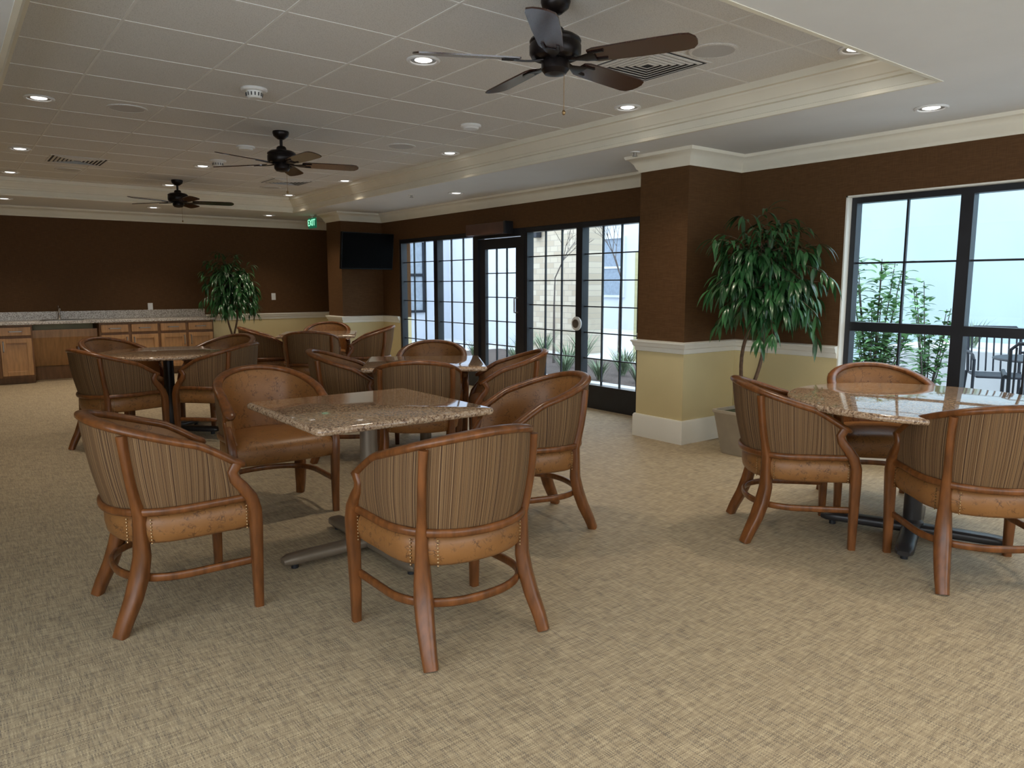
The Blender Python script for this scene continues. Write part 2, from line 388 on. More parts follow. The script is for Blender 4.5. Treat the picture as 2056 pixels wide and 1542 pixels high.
for y0, y1 in ((5.2, 6.13), (6.13, 7.1), (8.15, 9.14), (9.14, 10.18)):
    nw += 1; f = MB(); x = XW+.06
    frame(f, x, y0, y1, 0, HEAD, .05, .06, .26, .05)
    bars(f, x, y0+.05, y1-.05, .26, HEAD-.06, 3, 6, .012)
    o = struct(f.build('window_%d' % nw, M['black'], smooth=False))
    MB().box(x-.003, x+.003, y0+.03, y1-.03, .2, HEAD-.03).build('window_pane', M['glass'], o, smooth=False)
f = MB(); x = XW+.06
frame(f, x, 7.1, 8.15, 0, HEAD, .07, .09, .02, .055)
d = struct(f.build('door_1', M['black'], smooth=False))
f = MB(); frame(f, x-.005, 7.18, 8.07, .02, HEAD-.1, .12, .13, .26, .025); bars(f, x, 7.3, 7.95, .28, HEAD-.23, 3, 5, .012)
lf = f.build('door_leaf', M['black'], d, smooth=False)
MB().box(x-.003, x+.003, 7.25, 8.0, .2, HEAD-.2).build('window_pane', M['glass'], d, smooth=False)
MB().sweep([(x-.03, 7.26, 1.02), (x-.085, 7.26, 1.02), (x-.085, 7.26, 1.12), (x-.085, 7.26, 1.2), (x-.03, 7.26, 1.2)], .011, (0, 1, 0), 8, 2).build('door_handle', M['nickel'], lf)

t = thing('door_operator', 'long dark brown automatic opener box above the glass door', 'door opener', (XW-.022, 7.75, 2.02))
MB().box(-.10, .02, -.40, .42, -.03, .11).build('housing', pm('brown_metal', (.10, .05, .035), .4), t, bevel=.006)
MB().box(-.105, .02, -.44, -.40, -.035, .115).build('end_cap', M['black'], t, bevel=.004)
t = thing('push_button', 'round white push plate on the mullion beside the glass door', 'button', (XW+.005, 6.14, .93))
mb = MB(Matrix.Rotation(-PI/2, 4, 'Y')); mb.lathe([(.001, 0), (.072, 0), (.078, .006), (.078, .02), (.07, .026), (.001, .026)]); mb.build('housing', M['plastic'], t)
mb = MB(Matrix.Rotation(-PI/2, 4, 'Y')); mb.lathe([(.001, .024), (.05, .024), (.048, .034), (.001, .036)]); mb.build('press_plate', M['nickel'], t)

# ------------------------------------------------------------------ ceiling fittings
SPOTS = []
dl = thing('downlight', 'x', 'ceiling light')
mb = MB(); n = 32
mb.lathe([(.074, -.001), (.098, -.001), (.100, -.006), (.092, -.012), (.078, -.010), (.074, -.001)], n=n)
mb.build('trim_ring', M['trimwhite'], dl)
MB().lathe([(.001, -.0005), (.076, -.0005), (.076, -.004), (.05, -.003), (.001, -.003)]).build('reflector', M['nickel'], dl)
MB().lathe([(.001, -.003), (.052, -.003), (.04, -.007), (.001, -.008)]).build('bulb', M['bulb'], dl)
used = [False]
DL = [((850, 120), ZT, 'recessed downlight left of the nearest ceiling fan blades'),
      ((1260, 215), ZT, 'recessed downlight in the tiles under the nearest fan, toward the window wall'),
      ((1720, 97), ZT, 'recessed downlight in the tray corner nearest the large round table'),
      ((78, 196), ZT, 'recessed downlight at upper left, beside the left round speaker grille'),
      ((903, 307), ZT, 'recessed downlight beyond the flat smoke detector near the tray edge'),
      ((40, 298), ZT, 'recessed downlight at far left beyond the upper left one'),
      ((407, 333), ZT, 'recessed downlight between the second and third ceiling fans'),
      ((697, 363), ZT, 'recessed downlight near the tray edge, right of the second fan'),
      ((20, 345), ZT, 'recessed downlight at far left just left of the small far speaker'),
      ((340, 371), ZT, 'recessed downlight right behind the farthest ceiling fan canopy'),
      ((590, 392), ZT, 'recessed downlight in the far tray corner above the exit sign side'),
      ((1870, 216), ZS, 'bright downlight in the soffit above the large round table'),
      ((916, 387), ZS, 'bright downlight in the soffit before the glass door'),
      ((8, 398), ZS, 'bright soffit downlight above the left end of the counter'),
      ((308, 416), ZS, 'bright soffit downlight above the middle of the counter'),
      ((540, 432), ZS, 'bright soffit downlight right of the far potted tree')]
for (u, v), z, lab in DL:
    p = at_z(u, v, z)
    if z == ZS: p.x = min(p.x, XW-.3); p.y = min(p.y, YF-.6)
    p.x = p.x if z == ZS else min(p.x, TX1-.22)
    if z == ZT: p.y = min(max(p.y, TY0+.2), TY1-.22)
    place(dl, used, lab, (p.x, p.y, z), 0, 'recessed ceiling downlights'); SPOTS.append((p.x, p.y, z, 50 if z == ZS else (65 if p.y < 5 else 82)))
for k, (x, y) in enumerate([(2.4, .6), (4.3, .2), (.6, .6), (2.4, -1.2)]): SPOTS.append((x, y, ZS, 60))  # bare lamps without fixtures over the unseen near end of the room
for x, y, z, s in SPOTS:
    L = bpy.data.lights.new('downlight_lamp', 'SPOT'); L.energy = s; L.color = (1, .87, .70); L.spot_size = R_(108); L.spot_blend = 1; L.shadow_soft_size = .10
    o = bpy.data.objects.new('downlight_lamp', L); C.objects.link(o); o.location = (x, y, z-.03)

for (u, v), lab in (((1432, 101), 'large round speaker grille right of the nearest fan'), ((255, 217), 'round speaker grille at upper left of the tile ceiling'),
                    ((805, 293), 'round speaker grille between flat smoke detector and second fan'), ((137, 340), 'round speaker grille beyond the far left air vent'),
                    ((543, 376), 'round speaker grille beyond the vent behind the second fan')):
    p = at_z(u, v, ZT); t = thing('ceiling_speaker', lab, 'speaker', p, 0, 'ceiling speakers')
    MB().lathe([(.118, -.001), (.14, -.001), (.14, -.006), (.128, -.010), (.118, -.008), (.118, -.001)]).build('rim', M['tile'], t)
    MB().lathe([(.001, -.001), (.12, -.001), (.12, -.007), (.001, -.010)]).build('grille', M['grille'], t)
for (u, v), lab, s in (((1300, 130), 'square louvred air vent behind the nearest fan', .27), ((155, 322), 'square louvred air vent at far left', .27), ((575, 365), 'square louvred air vent behind the second fan', .27)):
    p = at_z(u, v, ZT); t = thing('ceiling_vent', lab, 'air vent', p, 0, 'square ceiling vents')
    MB().box(-s+.01, s-.01, -s+.01, s-.01, -.003, -.0005).build('backing', M['slot'], t)
    f = MB(); a, b = s, s-.018
    f.box(-a, a, b, a, -.005, -.001).box(-a, a, -a, -b, -.005, -.001).box(-a, -b, -b, b, -.005, -.001).box(b, a, -b, b, -.005, -.001)
    f.build('vent_frame', M['tile'], t)
    f = MB()
    for k in range(6):
        a = s-.040-.036*k; b = a-.017
        f.loft([rrect(a, a, .001, -.003, 1), rrect(a, a, .001, -.006, 1), rrect(b, b, .001, -.010, 1), rrect(b, b, .001, -.008, 1)], False, False)
    f.build('louvre', M['tile'], t, smooth=False)
for (u, v), lab, k in (((510, 178), 'tall white smoke detector with dark slots in the tile ceiling', 1), ((945, 251), 'flat white smoke detector left of the nearest fan pull chain', 0),
                       ((493, 294), 'white detector dome just left of the second fan canopy', 0), ((437, 322), 'small slotted detector beyond the second fan', 1)):
    p = at_z(u, v, ZT); t = thing('smoke_detector', lab, 'smoke detector', p, 0, 'ceiling detectors')
    MB().lathe([(.001, 0), (.085, 0), (.088, -.012), (.08, -.02), (.001, -.02)]).build('base', M['plastic'], t)
    if k:
        MB().lathe([(.001, -.018), (.055, -.018), (.05, -.055), (.04, -.065), (.001, -.066)]).build('dome', M['plastic'], t)
        f = MB()
        for q in range(14):
            a = 2*PI*q/14; f.tube((.054*math.cos(a), .054*math.sin(a), -.03), (.0515*math.cos(a), .0515*math.sin(a), -.052), .004, n=6)
        f.build('slot', M['slot'], t)
    else: MB().lathe([(.001, -.018), (.07, -.018), (.062, -.034), (.03, -.04), (.001, -.041)]).build('dome', M['plastic'], t)
for (u, v), lab in (((1275, 305), 'small white sprinkler cap in the soffit beside the near column'), ((826, 391), 'small sprinkler cap in the soffit near the television')):
    p = at_z(u, v, ZS); t = thing('sprinkler', lab, 'sprinkler', (min(p.x, 5.4), p.y, ZS), 0)
    MB().lathe([(.001, 0), (.04, 0), (.04, -.006), (.001, -.008)]).build('escutcheon', M['plastic'], t)
    MB().lathe([(.001, -.006), (.012, -.006), (.012, -.03), (.022, -.032), (.022, -.036), (.001, -.036)]).build('head', M['nickel'], t)

# ------------------------------------------------------------------ fans
fan = thing('ceiling_fan', 'x', 'ceiling fan')
MB().lathe([(.001, 0), (.068, 0), (.07, -.015), (.062, -.04), (.03, -.065), (.018, -.07), (.001, -.07)]).build('canopy', M['bronze'], fan)
MB().lathe([(.001, -.06), (.013, -.06), (.013, -.16), (.001, -.16)], n=16).build('downrod', M['bronze'], fan)
MB().lathe([(.001, -.125), (.03, -.125), (.04, -.135), (.045, -.155), (.095, -.165), (.118, -.18), (.122, -.19), (.118, -.2), (.122, -.21), (.122, -.245), (.112, -.262), (.09, -.27), (.001, -.27)]).build('motor_housing', M['bronze'], fan)
MB().lathe([(.001, -.265), (.06, -.268), (.066, -.28), (.066, -.315), (.05, -.335), (.02, -.342), (.001, -.344)]).build('switch_housing', M['bronze'], fan)
f = MB().tube((.03, -.03, -.335), (.03, -.03, -.50), .0016, n=6); f.ball((.03, -.03, -.51), .009, 8, sz=1.4); f.build('pull_chain', M['brass'], fan)
for k in range(5):
    a = R_(8+72*k)
    X = Matrix.Rotation(a, 4, 'Z') @ Matrix.Translation((0, 0, -.272)) @ Matrix.Rotation(R_(-12), 4, 'X')
    out = [(.17, -.045), (.20, -.058), (.40, -.066), (.60, -.068), (.64, -.060), (.662, -.03), (.667, 0), (.662, .03), (.64, .060), (.60, .068), (.40, .066), (.20, .058), (.17, .045)]
    bl = MB(X).loft([[Vector((x, y, z)) for x, y in out] for z in (-.0035, .0035)]).build('blade', M['blade'], fan)
    f = MB(X); f.sweep([(.06, 0, .0), (.11, 0, -.008), (.15, 0, -.01), (.20, 0, -.008)], [(.02, .006), (.014, .005), (.03, .004), (.042, .003)])
    f.sweep([(.18, -.03, -.007), (.25, -.035, -.007)], (.008, .003)); f.sweep([(.18, .03, -.007), (.25, .035, -.007)], (.008, .003))
    f.build('blade_iron', M['bronze'], bl)
used = [False]
for x, y, rz, lab in ((2.39, 2.77, 0, 'nearest dark bronze ceiling fan with five walnut blades'), (2.47, 6.5, 49, 'second ceiling fan from the viewer, above the middle of the room'), (2.52, 10.25, 49, 'farthest and smallest ceiling fan, near the counter wall')):
    place(fan, used, lab, (x, y, ZT), R_(rz), 'ceiling fans in the tray')

# ------------------------------------------------------------------ barrel chair
def U(s, hw, yb, yc, yf):
    A = .72; sg = 1 if s >= 0 else -1; a = abs(s)
    if a <= A:
        th = a/A*PI/2; q = .88
        return sg*hw*math.sin(th)**q if th > 0 else 0, yc-(yc-yb)*max(0, math.cos(th))**q
    return sg*hw, yc+(yf-yc)*(a-A)/(1-A)
def rimz(s): return .635+.205*(1-abs(s)**1.75)
def BK(s, v, d=0):
    z0 = .465; hw = .288+.018*v-d; yb = -.252-.068*v+d; bul = .010*math.sin(PI*v)
    x, y = U(s, hw+bul, yb-bul, .045, .235-.045*v)
    return Vector((x, y, z0+(rimz(s)-z0)*v))
chair = thing('barrel_chair', 'x', 'chair')
def plan(hw, yb, yf, z):
    pts = []
    for i in range(29):
        x, y = U(-1+2*i/28, hw, yb, .0, yf); pts.append(Vector((x, y, z)))
    for i in range(1, 8):
        q = i/8; pts.append(Vector((hw*(1-2*q), yf+.018*math.sin(PI*q), z)))
    return pts
rg = []
for ins, z in ((.035, .342), (.012, .346), (.0, .358), (-.006, .39), (-.006, .43), (.002, .45), (.018, .468), (.045, .482), (.09, .491), (.16, .496), (.24, .498)):
    rg.append(plan(.282-ins, -.245+ins, .272-ins, z))
MB().loft(rg).build('seat', M['leather'], chair, ang=60)
ns, nv = 96, 6
vs, fs, us = [], [], []
arc = [0]
for i in range(ns): arc.append(arc[-1]+(BK(-1+2*(i+1)/ns, .5)-BK(-1+2*i/ns, .5)).length)
for i in range(ns+1):
    for j in range(nv+1): vs.append(BK(-1+2*i/ns, j/nv))
for i in range(ns):
    for j in range(nv):
        fs.append((i*(nv+1)+j, (i+1)*(nv+1)+j, (i+1)*(nv+1)+j+1, i*(nv+1)+j+1))
        us.append([(arc[i], j/nv), (arc[i+1], j/nv), (arc[i+1], (j+1)/nv), (arc[i], (j+1)/nv)])
mb = MB(); mb.add(vs, fs, 0, us); mb.build('outer_back', M['stripe'], chair, ang=80)
ns, nv = 40, 7
vs, fs = [], []
for i in range(ns+1):
    s = -1+2*i/ns
    for j in range(nv+1):
        v = j/nv; edge = min(1, (1-abs(s))*9); pf = .028+.026*edge*math.sin(PI*min(1, v*1.0+.02))**.5
        p = BK(s, v, pf)
        if j == 0: p.z = .44
        vs.append(p)
for i in range(ns):
    for j in range(nv): fs.append((i*(nv+1)+j, (i+1)*(nv+1)+j, (i+1)*(nv+1)+j+1, i*(nv+1)+j+1))
mb = MB(); mb.add(vs, fs)
for s in (-1, 1):
    q = [BK(s, j/nv, 0) for j in range(nv+1)]+[BK(s, j/nv, .028) for j in range(nv, -1, -1)]
    mb.add(q, [tuple(range(len(q)))])
mb.build('inner_back', M['leather'], chair, ang=80)
pts = []; sz = []
for i in range(49):
    s = -1+2*i/48; p = BK(s, 1, .016); p.z += .004; pts.append(p); sz.append((.028+.006*(abs(s) > .8)*(abs(s)-.8)*5, .017))
e0 = pts[0]+Vector((0, .028, -.012)); e1 = pts[-1]+Vector((0, .028, -.012))
pts = [e0+Vector((0, .01, -.012)), e0]+pts+[e1, e1+Vector((0, .01, -.012))]; sz = [(.014, .008), (.030, .016)]+sz+[(.030, .016), (.014, .008)]
MB().sweep(pts, sz, n=12, e=2.4).build('top_rail', M['wood'], chair, ang=60)
pts = []
for i in range(41):
    s = -1+2*i/40; x, y = U(s, .297, -.262, .03, .245); pts.append((x, y, .472+.012*abs(s)))
MB().sweep(pts, (.012, .016), n=10).build('back_rail', M['wood'], chair, ang=60)
pts = []
for i in range(41):
    s = -1+2*i/40; x, y = U(s, .278, -.235, .02, .25); pts.append((x, y, .205))
MB().sweep(pts, (.010, .016), n=8, e=4).build('stretcher', M['wood'], chair, ang=60)
for s in (-1, 1):
    pts = [(.292*s, .262, 0), (.292*s, .262, .12), (.294*s, .262, .25), (.297*s, .262, .36), (.30*s, .26, .43), (.303*s, .244, .485), (.303*s, .210, .535), (.302*s, .180, .572), (.302*s, .172, .60), (.300*s, .192, .632)]
    MB().sweep(pts, [(.0185, .0185), (.021, .021), (.024, .024), (.026, .026), (.026, .026), (.024, .026), (.022, .024), (.021, .022), (.021, .021), (.024, .022)], (0, 1, 0), 12, 4).build('leg', M['wood'], chair, ang=50)
    q = .39*s; b = []
    for v in (0, .2, .4, .6, .8, .97):
        p = BK(q, v, -.008); b.append(tuple(p))
    dx, dy = .5*s, -.85
    bx, by, bz = b[0]
    pts = [(bx+dx*.060, by+dy*.120, 0), (bx+dx*.052, by+dy*.092, .06), (bx+dx*.030, by+dy*.050, .14), (bx+dx*.012, by+dy*.019, .22), (bx+dx*.0, by, .30), (bx, by, .38)]+b
    zs = [(.023, .026), (.025, .029), (.027, .033), (.028, .035), (.027, .031), (.025, .025), (.023, .022), (.021, .016), (.020, .015), (.020, .015), (.020, .015), (.021, .017)]
    MB().sweep(pts, zs, (s*.7, .65, 0), 12, 4).build('leg', M['wood'], chair, ang=50)
for s in (-1, 1):
    for sp_ in (.955*s, .49*s, .30*s):
        nb = MB()
        for k in range(8):
            x, y = U(sp_, .29, -.253, .0, .272)
            nb.ball((x, y, .352+.0135*k), .0042, 6)
        nb.build('nailhead_trim', M['brass'], chair)

CH_ = [
 (.72, 3.34, 0, 'barrel chair left of the near square table, striped back toward the viewer', 'n'),
 (1.54, 2.40, 90, 'nearest barrel chair, striped back square to the viewer at the near square table', 'n'),
 (1.53, 4.38, -92, 'barrel chair at the near square table facing the viewer with its leather seat showing', 'n'),
 (2.64, 3.24, 163, 'barrel chair on the window side of the near square table, turned sideways', 'n'),
 (3.67, 2.24, -46, 'barrel chair left of the large round table, beside the potted tree', 'r'),
 (3.79, 1.33, 47, 'barrel chair in front of the large round table, cut by the right edge', 'r'),
 (4.57, 2.19, -137, 'barrel chair behind the large round table, back against the window', 'r'),
 (2.66, 4.56, 58, 'barrel chair in front of middle square table, back to the viewer', 'm'),
 (3.42, 5.60, -125, 'barrel chair behind the middle square table, facing the viewer', 'm'),
 (2.54, 5.42, -30, 'barrel chair at the left side of the middle square table', 'm'),
 (3.50, 4.62, 148, 'barrel chair at the glass door side of the middle square table', 'm'),
 (1.10, 6.83, 15, 'barrel chair at near left of the left round table, striped back showing', 'l'),
 (1.95, 6.80, 135, 'barrel chair at near right of the left round table, striped back showing', 'l'),
 (1.32, 7.90, -60, 'barrel chair at the far left of the left round table, mostly hidden', 'l'),
 (2.22, 7.68, -150, 'barrel chair at the far right of the left round table, mostly hidden', 'l'),
 (3.34, 8.12, 62, 'barrel chair in front of the farthest table, back to the viewer', 'f'),
 (3.15, 9.05, -15, 'barrel chair left of the farthest table, below the far potted tree', 'f'),
 (4.12, 9.45, -120, 'barrel chair behind the farthest table, only its top showing', 'f'),
 (4.22, 8.42, 150, 'barrel chair right of the farthest table, near the glass windows', 'f')]
G = {'n': 'chairs at the near square table', 'r': 'chairs at the large round table', 'm': 'chairs at the middle square table', 'l': 'chairs at the left round table', 'f': 'chairs at the farthest table'}
used = [False]
for x, y, a, lab, g in CH_: place(chair, used, lab, (x, y, 0), R_(a-90), G[g])

# ------------------------------------------------------------------ tables
def table(round_, s, loc, rz, arm, arz, label, bm_='taupe'):
    t = thing('round_table' if round_ else 'square_table', label, 'table', loc, rz)
    rg = []
    for k in range(9):
        a = -PI/2+PI*k/8; h = .017; ins = h*(1-math.cos(a)); z = .741+h*math.sin(a)
        if round_: rg.append([Vector(((s-ins)*math.cos(2*PI*i/96), (s-ins)*math.sin(2*PI*i/96), z)) for i in range(96)])
        else: rg.append(rrect(s-ins, s-ins, max(.006, .035-ins), z))
    MB().loft(rg).build('tabletop', M['granite'], t, ang=50)
    MB().box(-.2, .2, -.2, .2, .704, .7235).build('mounting_plate', M[bm_], t, bevel=.004)
    MB().lathe([(.001, .04), (.058, .04), (.058, .085), (.046, .10), (.044, .68), (.07, .705), (.001, .705)]).build('post', M[bm_], t)
    for k in range(4):
        X = Matrix.Rotation(arz-rz+k*PI/2, 4, 'Z'); f = MB(X)
        f.sweep([(.02, 0, .050), (.15, 0, .050), (arm-.10, 0, .048), (arm-.03, 0, .046), (arm, 0, .042)], [(.046, .026), (.046, .026), (.045, .025), (.043, .023), (.028, .013)], n=16, e=3.4)
        ft = f.build('foot', M[bm_], t)
        MB(X).lathe([(.001, 0), (.018, 0), (.018, .03), (.001, .03)], (arm-.06, 0, 0), 14).build('glide', M['black'], ft)
    return t
table(False, .465, (1.675, 3.37, 0), 0, .47, 0, 'near square table with speckled brown granite top and metal pedestal')
table(True, .67, (4.11, 1.76, 0), 0, .46, R_(20), 'large round granite table by the right window', 'darkbase')
table(False, .465, (3.02, 5.06, 0), R_(-31), .43, R_(-31), 'middle square granite table before the glass door')
table(True, .58, (1.62, 7.27, 0), 0, .46, R_(45), 'left round granite table near the kitchen counter', 'darkbase')
table(False, .465, (3.75, 8.85, 0), R_(-28), .43, R_(-28), 'farthest granite table, near the wall television')

# ------------------------------------------------------------------ potted trees
def leaf(mb, p, d, L, wd, droop):
    p = Vector(p); d = Vector(d).normalized(); vs = []; prof = [.08, .72, 1, .85, .45, .03]
    for k, q in enumerate(prof):
        sd = d.cross(Vector((0, 0, 1)))
        sd = sd.normalized() if sd.length > .05 else Vector((1, 0, 0))
        up = sd.cross(d)
        vs += [p+sd*wd*q*.5+up*wd*.12*q, p, p-sd*wd*q*.5+up*wd*.12*q]
        p = p+d*(L/5); d = (d+Vector((0, 0, -droop))).normalized()
    fs = []
    for k in range(5):
        for j in (0, 1): fs.append((k*3+j, k*3+j+1, (k+1)*3+j+1, (k+1)*3+j))
    mb.add(vs, fs)
def ficus(loc, label, lean, nt_, seed, xmax, ymax, hh):
    rnd = random.Random(seed); t = thing('potted_tree', label, 'potted plant', loc)
    MB().loft([rrect(.115, .115, .03, 0), rrect(.12, .12, .03, .01), rrect(.168, .168, .035, .33), rrect(.178, .178, .035, .34), rrect(.178, .178, .035, .36), rrect(.155, .155, .03, .36), rrect(.15, .15, .03, .33)], True, False).build('pot', M['pot'], t)
    MB().loft([rrect(.152, .152, .03, .31), rrect(.152, .152, .03, .335), rrect(.08, .08, .03, .35)]).build('moss', M['soil'], t)
    lv = Vector(lean)
    st = []
    for k in range(2):
        ph = k*PI+.6; pts = []
        for i in range(17):
            q = i/16; tw = ph+q*4.2; r = .035+.045*math.sin(q*PI)
            pts.append(Vector((lv.x*q+r*math.cos(tw), lv.y*q+r*math.sin(tw), .33+q*hh)))
        st.append(pts[-1])
        MB().sweep(pts, [.017-.007*i/16 for i in range(17)], (0, 1, 0), 8, 2).build('stem', M['bark'], t)
    fol = MB(); tw_ = MB(); n = 0
    while n < nt_:
        az = rnd.uniform(0, 2*PI); el = rnd.uniform(-.45, 1.4)
        s0 = rnd.choice(st)+Vector((rnd.uniform(-.05, .05), rnd.uniform(-.05, .05), rnd.uniform(-.42, .05)))
        d = Vector((math.cos(az)*math.cos(el), math.sin(az)*math.cos(el), math.sin(el)))
        L = rnd.uniform(.24, .46)
        e = s0+d*L*.9
        if e.x+loc[0] > xmax or e.y+loc[1] > ymax: continue
        n += 1; p = s0.copy(); pts = [p.copy()]
        for k in range(6):
            p = p+d*(L/6); d = (d+Vector((0, 0, -.16))).normalized(); pts.append(p.copy())
            if k >= 1:
                for q in range(2 if k < 5 else 5):
                    a = rnd.uniform(0, 2*PI); ld = Vector((math.cos(a)*.6, math.sin(a)*.6, rnd.uniform(-.8, .2)))+d*.7
                    ll = rnd.uniform(.13, .21); ee = p+ld.normalized()*ll
                    if ee.x+loc[0] > xmax+.03 or ee.y+loc[1] > ymax+.03: continue
                    leaf(fol, p, ld, ll, rnd.uniform(.025, .038), .34)
        tw_.sweep(pts, [.005-.0006*k for k in range(7)], (.3, .1, 1), 5, 2)
    tw_.build('branches', M['bark'], t); fol.build('foliage', M['leaf'], t, ang=80)
    return t
ficus((5.08, 3.54, 0), 'tall potted tree with drooping dark leaves beside the near column', (.12, -.09), 118, 3, 5.58, 3.98, 1.22)
ficus((3.64, 11.95, 0), 'far potted tree with drooping leaves at the end of the counter', (.0, 0), 115, 5, 9, 12.68, 1.16)

# ------------------------------------------------------------------ kitchen counter
CY = 12.15; CT = .855
def cabinet(x0, x1, ncol, label):
    t = thing('base_cabinet', label, 'cabinet', ((x0+x1)/2, CY, 0), 0, 'maple base cabinets'); h = (x1-x0)/2
    MB().box(-h, h, .025, .59, .09, CT-.04).box(-h+.005, h-.005, .09, .59, 0, .09).build('body', M['maple2'], t, bevel=.002)
    wd = 2*h/ncol
    for k in range(ncol):
        a = -h+wd*k+.02; b = a+wd-.04
        dr = MB().box(a, b, 0, .025, CT-.185, CT-.07).build('drawer', M['maple'], t, bevel=.006)
        MB().sweep([((a+b)/2-.075, .0, CT-.127), ((a+b)/2-.07, -.03, CT-.127), ((a+b)/2+.07, -.03, CT-.127), ((a+b)/2+.075, 0, CT-.127)], .008, n=6).build('handle', M['nickel'], dr)
        f = MB().box(a+.05, b-.05, .016, .025, .16, CT-.26)
        f.box(a, a+.06, -.004, .025, .12, CT-.225).box(b-.06, b, -.004, .025, .12, CT-.225).box(a+.06, b-.06, -.004, .025, CT-.285, CT-.225).box(a+.06, b-.06, -.004, .025, .12, .18)
        dd = f.build('door', M['maple'], t, bevel=.003)
        hx = b-.03 if k % 2 == 0 else a+.03
        MB().sweep([(hx, 0, CT-.40), (hx, -.03, CT-.395), (hx, -.03, CT-.265), (hx, 0, CT-.26)], .008, (1, 0, 0), n=6).build('handle', M['nickel'], dd)
    return t
cabinet(.19, .99, 2, 'maple base cabinet left of the sink')
cabinet(1.81, 2.61, 2, 'maple base cabinet right next to the sink opening')
cabinet(2.61, 3.41, 2, 'maple base cabinet at the right end of the counter')
t = thing('sink_apron', 'sloping maple panel under the sink between two cabinets', 'panel', (1.4, CY, 0))
vs = [(-.40, .16, .62), (.40, .16, .62), (.40, .38, .2), (-.40, .38, .2), (-.40, .18, .63), (.40, .18, .63), (.40, .40, .21), (-.40, .40, .21)]
mb = MB(); mb.add(vs, [(0, 1, 2, 3), (4, 7, 6, 5), (0, 4, 5, 1), (3, 2, 6, 7), (0, 3, 7, 4), (1, 5, 6, 2)]); mb.box(-.40, .40, .14, .17, .62, .73); mb.build('panel', M['maple'], t, smooth=False)
MB().box(-.40, .40, .40, .42, 0, .2).build('toe_panel', M['maple2'], t, smooth=False)
t = thing('countertop', 'long speckled granite worktop with backsplash on the far wall', 'countertop', (0, CY, 0))
MB().box(.15, 3.44, -.03, .595, CT-.04, CT).build('slab', M['counter'], t, bevel=.006)
MB().box(.15, 3.44, .575, .596, CT, CT+.12).build('backsplash', M['counter'], t, bevel=.003)
t = thing('sink', 'stainless steel sink rim set in the far counter', 'sink', (1.38, CY+.28, CT))
MB().loft([rrect(.26, .19, .05, 0.001), rrect(.26, .19, .05, .006), rrect(.24, .17, .04, .006), rrect(.23, .16, .04, .002)]).build('basin', M['nickel'], t)
t = thing('faucet', 'chrome single lever faucet behind the far sink', 'faucet', (1.38, CY+.52, CT))
MB().lathe([(.001, 0), (.028, 0), (.026, .01), (.018, .02), (.017, .12), (.001, .13)], n=16).build('base', M['chrome'], t)
MB().sweep([(0, 0, .08), (0, -.03, .15), (0, -.08, .18), (0, -.13, .17), (0, -.15, .14)], .011, (1, 0, 0), 10, 2).build('spout', M['chrome'], t)
MB().sweep([(0, 0, .12), (0, .01, .16), (0, .03, .20)], [.012, .008, .006], (1, 0, 0), 8, 2).build('lever', M['chrome'], t)
for x, z, lab in ((2.63, 1.02, 'white wall outlet above the far counter'), (4.60, 1.16, 'white wall outlet right of the far potted tree')):
    t = thing('wall_outlet', lab, 'outlet', (x, YF, z))
    MB().box(-.036, .036, -.008, -.0005, -.058, .058).build('cover_plate', M['plastic'], t, bevel=.002)
    MB().box(-.017, .017, -.012, -.007, .008, .04).box(-.017, .017, -.012, -.007, -.04, -.008).build('socket', M['trimwhite'], t, bevel=.002)

# ------------------------------------------------------------------ television, exit sign
t = thing('television', 'flat black television mounted on the far column', 'television', (5.13, 10.20, 1.86), R_(6))
X = Matrix.Rotation(R_(6), 4, 'X')
MB(X).box(-.45, .45, -.02, .03, -.27, .27).build('casing', M['tvb'], t, bevel=.006)
MB(X).box(-.435, .435, -.0225, -.018, -.25, .257).build('screen', M['screen'], t)
MB().box(-.12, .12, .03, .06, -.12, .12).box(-.03, .03, .05, .50, -.03, .03).box(-.1, .1, .495, .515, -.15, .15).build('wall_mount', M['black'], t, bevel=.003)
t = thing('exit_sign', 'small green lit EXIT sign hanging from the far soffit', 'exit sign', (4.83, 11.5, ZS))
MB().box(-.012, .012, -.05, .05, -.02, 0).box(-.006, .006, -.006, .006, -.05, -.01).build('mount', M['plastic'], t)
MB().box(-.015, .015, -.135, .135, -.205, -.045).build('panel', M['exit_bg'], t, bevel=.003)
cu = bpy.data.curves.new('txt', 'FONT'); cu.body = 'EXIT'; cu.size = .145; cu.extrude = .002; cu.align_x = 'CENTER'; cu.align_y = 'CENTER'
to = bpy.data.objects.new('txt', cu); C.objects.link(to); bpy.context.view_layer.update()
me = bpy.data.meshes.new_from_object(to.evaluated_get(bpy.context.evaluated_depsgraph_get())); bpy.data.objects.remove(to)
me.transform(Matrix(((0, 0, -1, -.018), (-1, 0, 0, 0), (0, 1, 0, -.125), (0, 0, 0, 1))))
me.materials.clear(); me.materials.append(M['exit_tx'])
o = bpy.data.objects.new('lettering', me); C.objects.link(o); o.parent = t

# ------------------------------------------------------------------ courtyard
struct(MB().box(XW+.2, 45, -25, 45, -.3, -.03).build('ground', M['concrete'], smooth=False))
tag(MB().box(6.9, 9.3, 4.6, 12.5, -.03, .03).build('mulch_bed', M['mulch'], smooth=False), 'dark mulch bed outside the glass door wall', 'flower bed')
tag(MB().box(6.72, 6.9, 4.6, 12.5, -.03, .08).build('bed_curb', M['concrete'], bevel=.01), 'pale curb along the near edge of the mulch bed', 'curb')
t = thing('courtyard_building', 'pale lavender building with dark framed window across the courtyard', 'building', (10.5, 12.8, -.03))
MB().box(0, .4, 0, 14, 0, 6).box(-2.6, 0, 3.5, 3.7, 0, 6).build('wall', M['lav'], t, smooth=False)
pg = pm('pale_glass', (.24, .29, .35), .1)
X = Matrix.Translation((-1.3, 3.48, 0)) @ Matrix.Rotation(PI/2, 4, 'Z')
